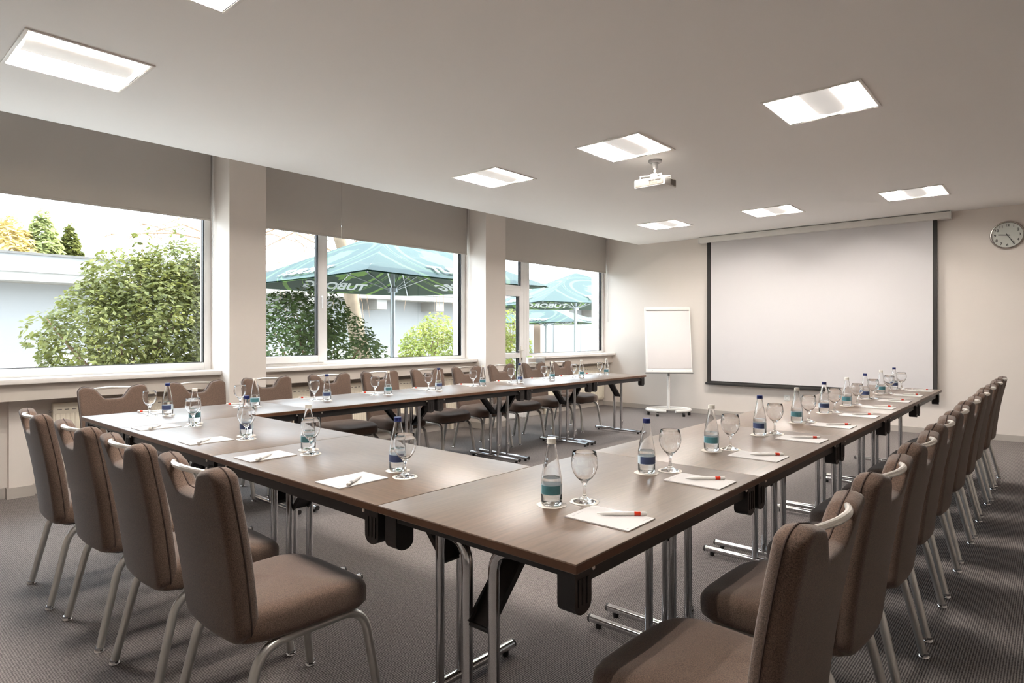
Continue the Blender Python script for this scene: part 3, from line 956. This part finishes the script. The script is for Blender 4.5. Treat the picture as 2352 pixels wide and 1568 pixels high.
ly = [1.48, 2.07, 2.66, 3.29, 3.87, 4.49, 5.09, 5.70, 6.32, 6.93]
for k, y in enumerate(ly):
    chair(-4.94 + random.uniform(-.01, .01), y, R(-90) + R(random.uniform(-2, 2)), 'brown chair, %s from the screen in the row of chairs along the windows' % ORD[9 - k])
for k, x in enumerate([-3.77, -3.155, -2.56, -1.975]):
    chair(x, 1.035 + [-.03, -.01, .0, .005][k], R([-2, 1, -1, 0][k]), 'brown chair, %s from the windows in the short cross row of chairs' % ORD[k])

# ------------------------------------------------------------------ place settings
def bottle_parts(cap, lab):
    o = thing('water_bottle', '', 'bottle')
    prof = [(0, .004), (.018, .003), (.027, .0), (.0315, .004), (.033, .012), (.033, .070), (.0325, .082), (.0290, .105), (.0235, .135), (.0178, .165), (.0138, .187), (.0135, .196)]
    inn = [(.0115, .196), (.0118, .187), (.0158, .165), (.0215, .135), (.0270, .105), (.0305, .082), (.031, .070), (.031, .012), (.026, .006), (0, .007)]
    b = MB(); b.lathe(prof + inn, 28); b.build('bottle_glass', 'glass', o, 40)
    e = .0006
    MB().lathe([(0, .0076), (.0255, .0066), (.031 - e, .0125), (.031 - e, .070), (.0305 - e, .082), (.0300 - e, .0855), (0, .0855)], 28).build('water', 'water', o, 40)
    # paper label band, a darker field on its front half
    MB().lathe([(.0333, .036), (.0333, .066)], 28).build('bottle_label', 'label_pale', o, 40)
    vs = []; fs = []
    for i in range(15):
        a = R(-60 + 120 * i / 14)
        vs += [(.0337 * math.cos(a), .0337 * math.sin(a), .0375), (.0337 * math.cos(a), .0337 * math.sin(a), .0645)]
    for i in range(14): fs.append((2 * i, 2 * i + 2, 2 * i + 3, 2 * i + 1))
    MB().add(vs, fs).build('label_field', lab, o, 40)
    c = MB().lathe([(.0145, .1905), (.0155, .1915), (.0155, .194), (.0148, .1945), (.0148, .207), (.0135, .2085), (0, .2085)], 24)
    c.build('bottle_cap', cap, o, 40)
    return o
def make_glass():
    o = thing('wine_glass', '', 'glass')
    outer = [(0, .0), (.036, .0), (.0365, .0012), (.033, .003), (.020, .008), (.009, .014), (.0060, .022), (.0055, .044), (.0066, .056), (.013, .065), (.026, .077), (.0365, .093), (.0422, .112), (.0425, .125), (.0405, .142), (.0375, .158)]
    inner = [(.0368, .159), (.0360, .158), (.0391, .142), (.0410, .125), (.0407, .112), (.0350, .0945), (.0250, .079), (.012, .0685), (0, .066)]
    MB().lathe(outer + inner, 32).build('goblet', 'glass', o, 50)
    return o
def make_pad():
    o = thing('notepad', '', 'notepad')
    MB().box(-.076, .076, -.106, .106, 0, .004, .0006).build('paper_sheet', 'pad_paper', o, None)
    p = MB(); p.box(-.060, -.046, .088, .0905, .0038, .0042); p.box(-.035, -.005, .090, .0912, .0038, .0042); p.box(-.068, -.056, -.096, -.0925, .0038, .0042); p.box(.045, .066, -.097, -.095, .0038, .0042); p.box(.030, .066, -.092, -.0912, .0038, .0042)
    tag(p.build('printed_mark', 'print_grey', o, None), kind='stuff')
    return o
def make_pen(ring='pen_red'):
    """lies along local Y, tip at +Y"""
    o = thing('pen', '', 'pen')
    A = Matrix.Rotation(R(-90), 4, 'X')
    MB().lathe([(0, .072), (.0012, .071), (.0030, .060), (.0052, .047), (.0058, .02), (.0058, -.038)], 14, M=A).build('pen_barrel', 'pen_white', o, 40)
    MB().lathe([(.0060, -.0375), (.0064, -.042), (.0054, -.047), (.0062, -.052), (.0060, -.056)], 14, M=A).build('pen_ring', ring, o, 40)
    MB().lathe([(.0057, -.0555), (.0056, -.070), (.0046, -.0735), (0, -.074)], 14, M=A).build('pen_end', 'pen_white', o, 40)
    return o
def make_coaster():
    return MB().lathe([(.0, .0), (.046, .0), (.0465, .0008), (.046, .0014), (0, .0014)], 48, scallop=.03).build('coaster', 'coaster_paper', None, 40)
BW = bottle_parts('cap_white', 'label_teal'); BN = bottle_parts('cap_blue', 'label_navy')
GL = make_glass(); PD = make_pad(); PN = make_pen(); PG = make_pen('grey_plastic'); CO = make_coaster()
protos = {'bw': [BW, True], 'bn': [BN, True], 'gl': [GL, True], 'pd': [PD, True], 'pn': [PN, True], 'pg': [PG, True], 'co': [CO, True]}
def put(key, loc, rz, label, cat, group):
    p = protos[key]
    if p[1]:
        p[1] = False; o = p[0]; o.location = loc; o.rotation_euler = (0, 0, rz); tag(o, label, cat, group)
    else: o = dup(p[0], loc, rz, label, group); o['category'] = cat
    return o
camdir = lambda x, y: math.atan2(-y, -x)
def setting(px, py, rz, blue, where, grey=False):
    """px,py: sitter's table-edge point; local +y runs into the table, +x to the sitter's right"""
    c, s = math.cos(rz), math.sin(rz)
    L = lambda x, y: (px + c * x - s * y, py + s * x + c * y)
    jx = lambda a: random.uniform(-a, a)
    q = L(0 + jx(.006), .141 + jx(.004)); pr = rz + R(jx(1.5))
    put('pd', (q[0], q[1], TZ), pr, 'white notepad at the ' + where, 'notepad', 'white notepads on the tables')
    q = L(.030 + jx(.008), .125 + jx(.008))
    put('pg' if grey else 'pn', (q[0], q[1], TZ + .0104), rz + R(40 + jx(6)), 'white pen with %s ring, %s' % ('grey' if grey else 'red', where), 'pen', 'white pens on the notepads')
    q = L(.0 + jx(.008), .348 + jx(.006))
    put('co', (q[0], q[1], TZ), jx(1), 'paper coaster under the bottle, ' + where, 'coaster', 'paper coasters under the bottles')
    put('bn' if blue else 'bw', (q[0], q[1], TZ + .0016), camdir(*q) + R(random.uniform(-25, 35)), 'water bottle with %s cap, %s' % ('dark blue' if blue else 'white', where), 'bottle', 'water bottles with %s caps' % ('blue' if blue else 'white'))
    q = L(.092 + jx(.006), .300 + jx(.006))
    put('co', (q[0], q[1], TZ), jx(1), 'paper coaster under the glass, ' + where, 'coaster', 'paper coasters under the glasses')
    put('gl', (q[0], q[1], TZ + .0016), 0, 'empty wine glass at the ' + where, 'glass', 'empty wine glasses')
for k in range(10):
    y = 1.544 + (TL / 2) * k - .012 * max(0, k - 5)
    setting(X0, y, R(90), k % 2 == 1, '%s place from the screen, tables opposite the windows' % ORD[9 - k])
blues_l = [1, 0, 1, 0, 1, 0, 1, 0, 0, 0]
for k in range(10):
    y = 1.572 + (TL / 2) * k - .02 * max(0, k - 5)
    setting(X0 - 2 * TW - 2 * TL, y, R(-90), bool(blues_l[k]), '%s place from the screen, tables along the windows' % ORD[9 - k])
blues_b = [0, 1, 0, 1]
for k, x in enumerate([-3.86, -3.19, -2.59, -1.935]):
    setting(x, Y0, 0, bool(blues_b[k]), '%s place from the windows, short cross row of tables' % ORD[k], True)

# ------------------------------------------------------------------ outside
GZ = -0.18
structure('ground', MB().box(-80, XO, -40, 90, GZ - .1, GZ), 'paving')
CAMF = Vector((-math.sin(R(41.33)), math.cos(R(41.33)), 0)); CAMR = Vector((math.cos(R(41.33)), math.sin(R(41.33)), 0))
def along(px, d):
    """ground point seen in photo column px at depth d"""
    return CAMF * d + CAMR * ((px - 1176.) / 1430. * d)

# low flat-roofed outbuilding
ob = thing('outbuilding', 'low white outbuilding with a concrete eaves band, across the garden', 'building', (-17.9, 20, GZ))
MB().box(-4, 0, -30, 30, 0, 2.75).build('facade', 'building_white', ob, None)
MB().box(-4.5, .9, -30.5, 30.5, 2.62, 2.82).build('eaves_soffit', 'concrete', ob, None)
for k in range(12):
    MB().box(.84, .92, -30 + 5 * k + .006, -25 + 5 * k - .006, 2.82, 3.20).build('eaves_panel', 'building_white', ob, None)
    MB().box(.80, .86, -30 + 5 * k + .006, -25 + 5 * k - .006, 2.60, 2.82).build('eaves_beam', 'concrete', ob, None)
MB().box(-4.5, .96, -30.5, 30.5, 3.20, 3.25).build('roof_edge', 'roof_edge', ob, None)
for k in range(10):
    MB().box(0, .84, -10 + 2.6 * k, -9.6 + 2.6 * k, 2.28, 2.62).build('eaves_bracket', 'concrete', ob, None)

def leaf_cloud(blobs, n, size, seed):
    rnd = random.Random(seed); vs = []; fs = []
    tot = sum(b[3] * b[4] * b[5] for b in blobs)
    for (cx, cy, cz, rx, ry_, rz_) in blobs:
        for _ in range(int(n * rx * ry_ * rz_ / tot)):
            while True:
                p = Vector((rnd.uniform(-1, 1), rnd.uniform(-1, 1), rnd.uniform(-1, 1)))
                if .25 < p.length < 1: break
            p = p.normalized() * (p.length ** .45)
            c = Vector((cx + p.x * rx, cy + p.y * ry_, cz + p.z * rz_))
            a = Vector((rnd.gauss(0, 1), rnd.gauss(0, 1), rnd.gauss(0, 1) - .3)).normalized()
            nrm = (Vector((rnd.gauss(0, .6), rnd.gauss(0, .6), 1)) + p * .8).normalized()
            a = (a - nrm * a.dot(nrm)); a.normalize(); b = nrm.cross(a)
            s = size * rnd.uniform(.6, 1.35); i = len(vs)
            vs += [c - a * s, c - a * s * .2 + b * s * .55, c + a * s * .5 + b * s * .3 - nrm * s * .08, c + a * s * 1.1 - nrm * s * .25, c + a * s * .5 - b * s * .3 - nrm * s * .08, c - a * s * .2 - b * s * .55]
            fs += [(i, i + 1, i + 2, i + 3), (i, i + 3, i + 4, i + 5)]
    return vs, fs
def shrub(name, label, loc, blobs, n, size, material, seed, group=None, cat='shrub', stems=7):
    o = thing(name, label, cat, loc, 0, group)
    vs, fs = leaf_cloud(blobs, n, size, seed)
    me = bpy.data.meshes.new('foliage'); me.from_pydata(vs, [], fs); me.materials.append(MATS[material])
    tag(link('foliage', me, o), kind='stuff')
    rnd = random.Random(seed + 1)
    for _ in range(stems):
        b = rnd.choice(blobs)
        e = Vector((b[0] + rnd.uniform(-.6, .6) * b[3], b[1] + rnd.uniform(-.6, .6) * b[4], b[2] + rnd.uniform(0, .9) * b[5]))
        m = Vector((e.x * .35 + rnd.uniform(-.1, .1), e.y * .35 + rnd.uniform(-.1, .1), e.z * .45))
        MB().tube([(rnd.uniform(-.12, .12), rnd.uniform(-.12, .12), 0), m, e], [.03, .02, .006], 6).build('stem', 'twig', o)
    return o
shrub('garden_shrub', 'large rounded green shrub outside the single-pane window', (-10.6, 3.25, GZ),
      [(0, -.40, 1.15, .9, .72, 1.15), (0, .35, 1.45, 1.0, .9, 1.25), (0, 1.15, 1.5, .9, .95, 1.35), (.1, -.1, 2.25, .55, .55, .5), (.1, .75, 2.45, .6, .7, .5), (0, 1.35, 2.35, .5, .55, .5), (0, .2, 2.8, .16, .18, .35), (.1, .65, 2.95, .14, .15, .3), (.1, 1.2, 2.8, .15, .16, .32), (0, -.45, 2.35, .16, .2, .3), (0, -1.05, 1.5, .22, .3, .3), (0, -.95, .7, .3, .35, .4)], 23000, .044, 'leaf_green', 3, 'garden shrubs')
shrub('garden_shrub', 'dark green shrub outside the handled window sash', (-9.7, 5.9, GZ),
      [(0, -.6, 1.1, .8, .9, 1.1), (.1, .35, .95, .75, .8, .95), (0, -.1, 1.75, .6, .7, .55), (0, 1.0, .75, .5, .5, .7)], 9000, .044, 'leaf_dark', 5, 'garden shrubs')
p = along(985, 17.5)
shrub('garden_shrub', 'sunlit yellow-green shrub behind the parasol pole', (p.x, p.y, GZ),
      [(0, 0, .9, .8, .9, .9), (0, .3, 1.5, .5, .55, .6), (.2, -.6, .7, .5, .5, .6)], 4500, .05, 'leaf_yellow', 8, 'garden shrubs')
p = along(1172, 19)
shrub('garden_shrub', 'sunlit yellow-green shrub seen through the garden door glass', (p.x, p.y, GZ),
      [(0, 0, .9, .7, .7, .9), (0, -.2, 1.6, .5, .5, .7), (0, -1.1, 1.0, .8, .8, 1.0)], 4000, .05, 'leaf_yellow', 9, 'garden shrubs')
p = along(905, 15)
shrub('garden_shrub', 'low brownish shrub at the foot of the leaning tree', (p.x, p.y, GZ),
      [(0, 0, .35, .6, 1.2, .4), (-.2, -1.0, .5, .5, .8, .5)], 2500, .045, 'leaf_pale', 12, 'garden shrubs')
# leaning tree with bare hanging twigs
def tree(label, base, pts, r0, seed, twigs, spread, hang, group):
    o = thing('bare_tree', label, 'tree', (base.x, base.y, GZ), 0, group)
    n = len(pts)
    MB().tube(pts, [r0 * (1 - .75 * i / (n - 1)) for i in range(n)], 14).build('trunk', 'bark', o)
    rnd = random.Random(seed); t = MB()
    for _ in range(twigs):
        i = rnd.randrange(n // 2, n); q = Vector(pts[i])
        a = rnd.uniform(0, 2 * PI); l1 = rnd.uniform(.5, 1) * spread
        m = q + Vector((math.cos(a) * l1 * .5, math.sin(a) * l1 * .5, rnd.uniform(.1, .6)))
        e = q + Vector((math.cos(a) * l1, math.sin(a) * l1, rnd.uniform(-.4, .7)))
        t.tube([q, m, e], [.028, .016, .008], 5)
        for _ in range(7):
            k = rnd.uniform(.3, 1); s = m.lerp(e, k)
            d = Vector((rnd.uniform(-.6, .6), rnd.uniform(-.6, .6), -rnd.uniform(.2, 1) * hang))
            t.tube([s, s + d * .5 + Vector((d.x * .3, d.y * .3, .12)), s + d], [.008, .006, .003], 4, False)
    tag(t.build('branches', 'twig', o), kind='stuff')
    return o
b = along(848, 14.5)
tree('leaning tree trunk with bare hanging twigs behind the parasol', b,
     [(0, 0, 0), (-.12, -.1, .9), (-.22, -.2, 1.5), (-.25, -.3, 2.2), (-.2, -.5, 3.2), (-.3, -.9, 4.4), (-.2, -1.2, 5.6), (0, -1.4, 6.6)], .24, 4, 26, 3.2, 2.2, 'bare trees')
b = along(560, 15)
tree('thin bare tree spreading twigs over the large shrub', b,
     [(0, 0, 0), (.05, 0, 1.5), (0, -.1, 2.6), (-.1, -.2, 3.6), (-.1, -.5, 4.6), (.1, -.7, 5.4)], .11, 6, 34, 3.2, .8, 'bare trees')
def leafy(label, px, d, h, w, material, seed):
    p = along(px, d)
    o = thing('garden_tree', label, 'tree', (p.x, p.y, GZ), 0, 'trees behind the outbuilding')
    vs, fs = leaf_cloud([(0, 0, h * .62, w, w, h * .34), (0, 0, h * .82, w * .55, w * .55, h * .2), (0, w * .5, h * .55, w * .6, w * .6, h * .25)], 3200, .13, seed)
    me = bpy.data.meshes.new('crown'); me.from_pydata(vs, [], fs); me.materials.append(MATS[material]); tag(link('crown', me, o), kind='stuff')
    MB().tube([(0, 0, 0), (0, .05, h * .4), (0, 0, h * .8)], [.18, .12, .04], 8).build('trunk', 'bark', o)
leafy('golden autumn tree behind the white outbuilding', 20, 23.5, 5.9, 1.1, 'leaf_gold', 21)
leafy('pale green pointed tree behind the white outbuilding', 98, 24.5, 6.3, .75, 'leaf_pale', 22)
leafy('dark green tree behind the outbuilding, next to the pointed tree', 160, 25.5, 5.9, .55, 'leaf_green', 23)
leafy('golden bare-topped tree behind the outbuilding, beyond the large shrub', 420, 25, 4.3, 1.3, 'leaf_gold', 24)

# parasols with printed canopy
def parasol(label, c, rim_z, peak_z, rad, rot, group='green printed beer garden parasols'):
    o = thing('garden_parasol', label, 'parasol', (c.x, c.y, GZ), rot, group)
    rz_, pz = rim_z - GZ, peak_z - GZ
    K = [Vector((rad * math.cos(R(90 * k)), rad * math.sin(R(90 * k)), rz_)) for k in range(4)]
    apex = Vector((0, 0, pz))
    def skin(name, material, dz):
        vs = []; fs = []; uvs = []; N = 8
        for k in range(4):
            a, b = K[k], K[(k + 1) % 4]; base = len(vs)
            mid = (a + b) / 2; slope = (apex - mid).length; wid = (b - a).length
            for i in range(N + 1):
                t = i / N
                for j in range(N + 1):
                    s = j / N
                    p = a.lerp(b, s).lerp(apex, t)
                    sag = .10 * 4 * s * (1 - s) * (1 - t)
                    p = p + Vector((0, 0, -sag * .25 + dz)) - (mid.normalized() * Vector((1, 1, 0)).length * 0)
                    vs.append(p)
                    uvs.append(((s - .5) * wid * (1 - t), (t - .40) * slope))
            for i in range(N):
                for j in range(N):
                    q = base + i * (N + 1) + j
                    fs.append((q, q + 1, q + N + 2, q + N + 1))
        me = bpy.data.meshes.new(name); me.from_pydata([tuple(v) for v in vs], [], fs)
        ul = me.uv_layers.new(name='panel')
        for lp in me.loops: ul.data[lp.index].uv = uvs[lp.vertex_index]
        me.materials.append(MATS[material])
        return link(name, me, o)
    skin('canopy', 'canopy_outer', 0.0); skin('canopy_lining', 'canopy_inner', -.022)
    MB().tube([(0, 0, 0), (0, 0, pz - .03)], .042, 16).build('pole', 'pole_metal', o)
    MB().lathe([(.09, rz_ - .12), (.09, rz_ - .04), (.05, rz_ - .02)], 16).build('hub', 'pole_metal', o)
    MB().lathe([(.55, 0), (.55, .06), (.08, .09), (.06, .35), (.0, .35)], 24).build('base_weight', 'concrete', o)
    for k in range(4):
        for half in (0, 1):
            e = K[k] if not half else (K[k] + K[(k + 1) % 4]) / 2
            e2 = e.lerp(apex, .02) - Vector((0, 0, .045))
            rb = MB().tube([apex - Vector((0, 0, .05)), e2], .013, 6).build('rib', 'pole_metal', o)
            MB().tube([(e.x * .03, e.y * .03, rz_ - .07), e2.lerp(apex, .48) - Vector((0, 0, .02))], .011, 6).build('strut', 'pole_metal', rb)
    # lettering: outer side reads right, the lining shows it mirrored
    tm = text_mesh('lettering', 'TUBORG', .34 * rad / 2.75, 'letter_white', 0, .25, .012)
    for k in range(4):
        a, b_ = K[k], K[(k + 1) % 4]; mid = (a + b_) / 2
        xdir = (b_ - a).normalized(); up = (apex - mid); up = (up - xdir * up.dot(xdir)).normalized(); nr = xdir.cross(up)
        for dz, nm in ((.012, 'lettering'), (-.042, 'lining_lettering')):
            p = mid + up * (.24 * rad / 2.75) + nr * dz
            M = Matrix((xdir, up, nr)).transposed().to_4x4(); M.translation = p
            t = link(nm, tm, o); t.matrix_local = M
    return o
p = along(902, 11.0)
parasol('nearest large green parasol outside the two-part window', p, 2.14, 3.12, 2.78, R(41.33) + R(-90 + 4))
p = along(1322, 17.0)
parasol('green parasol outside the corner window beside the screen wall', p, 2.05, 2.95, 2.78, R(41.33) + R(-90 - 22))
p = along(1255, 21.5)
parasol('distant green parasol seen below the corner-window parasol', p, 1.66, 2.25, 2.4, R(41.33) + R(-70))
p = along(1500, 23.5)
parasol('farthest green parasol, in front of the pale wind screen', p, 1.66, 2.25, 2.2, R(41.33) + R(-60))

# pale screen panels with posts at the end of the terrace
pa = along(1205, 24.2); pb = along(1450, 27.5)
dv = (pb - pa); n = 4; ang = math.atan2(dv.y, dv.x)
ws = thing('wind_screen', 'pale panelled wind screen with slim posts behind the far parasols', 'screen', (pa.x, pa.y, GZ), ang)
for k in range(n):
    a = dv.length / n * k
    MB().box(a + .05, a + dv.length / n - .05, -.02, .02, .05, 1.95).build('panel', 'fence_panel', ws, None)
    MB().box(a - .04, a + .04, -.05, .05, 0, 2.05).build('post', 'grey_plastic', ws, None)
p = along(1236, 23.8)
po = thing('brick_pier', 'brown square pier beside the pale wind screen', 'pier', (p.x, p.y, GZ), R(20))
MB().box(-.13, .13, -.13, .13, 0, 2.6).build('pier_shaft', 'brown_post', po, None)
MB().box(-.17, .17, -.17, .17, 2.6, 2.68).build('pier_cap', 'concrete', po, None)
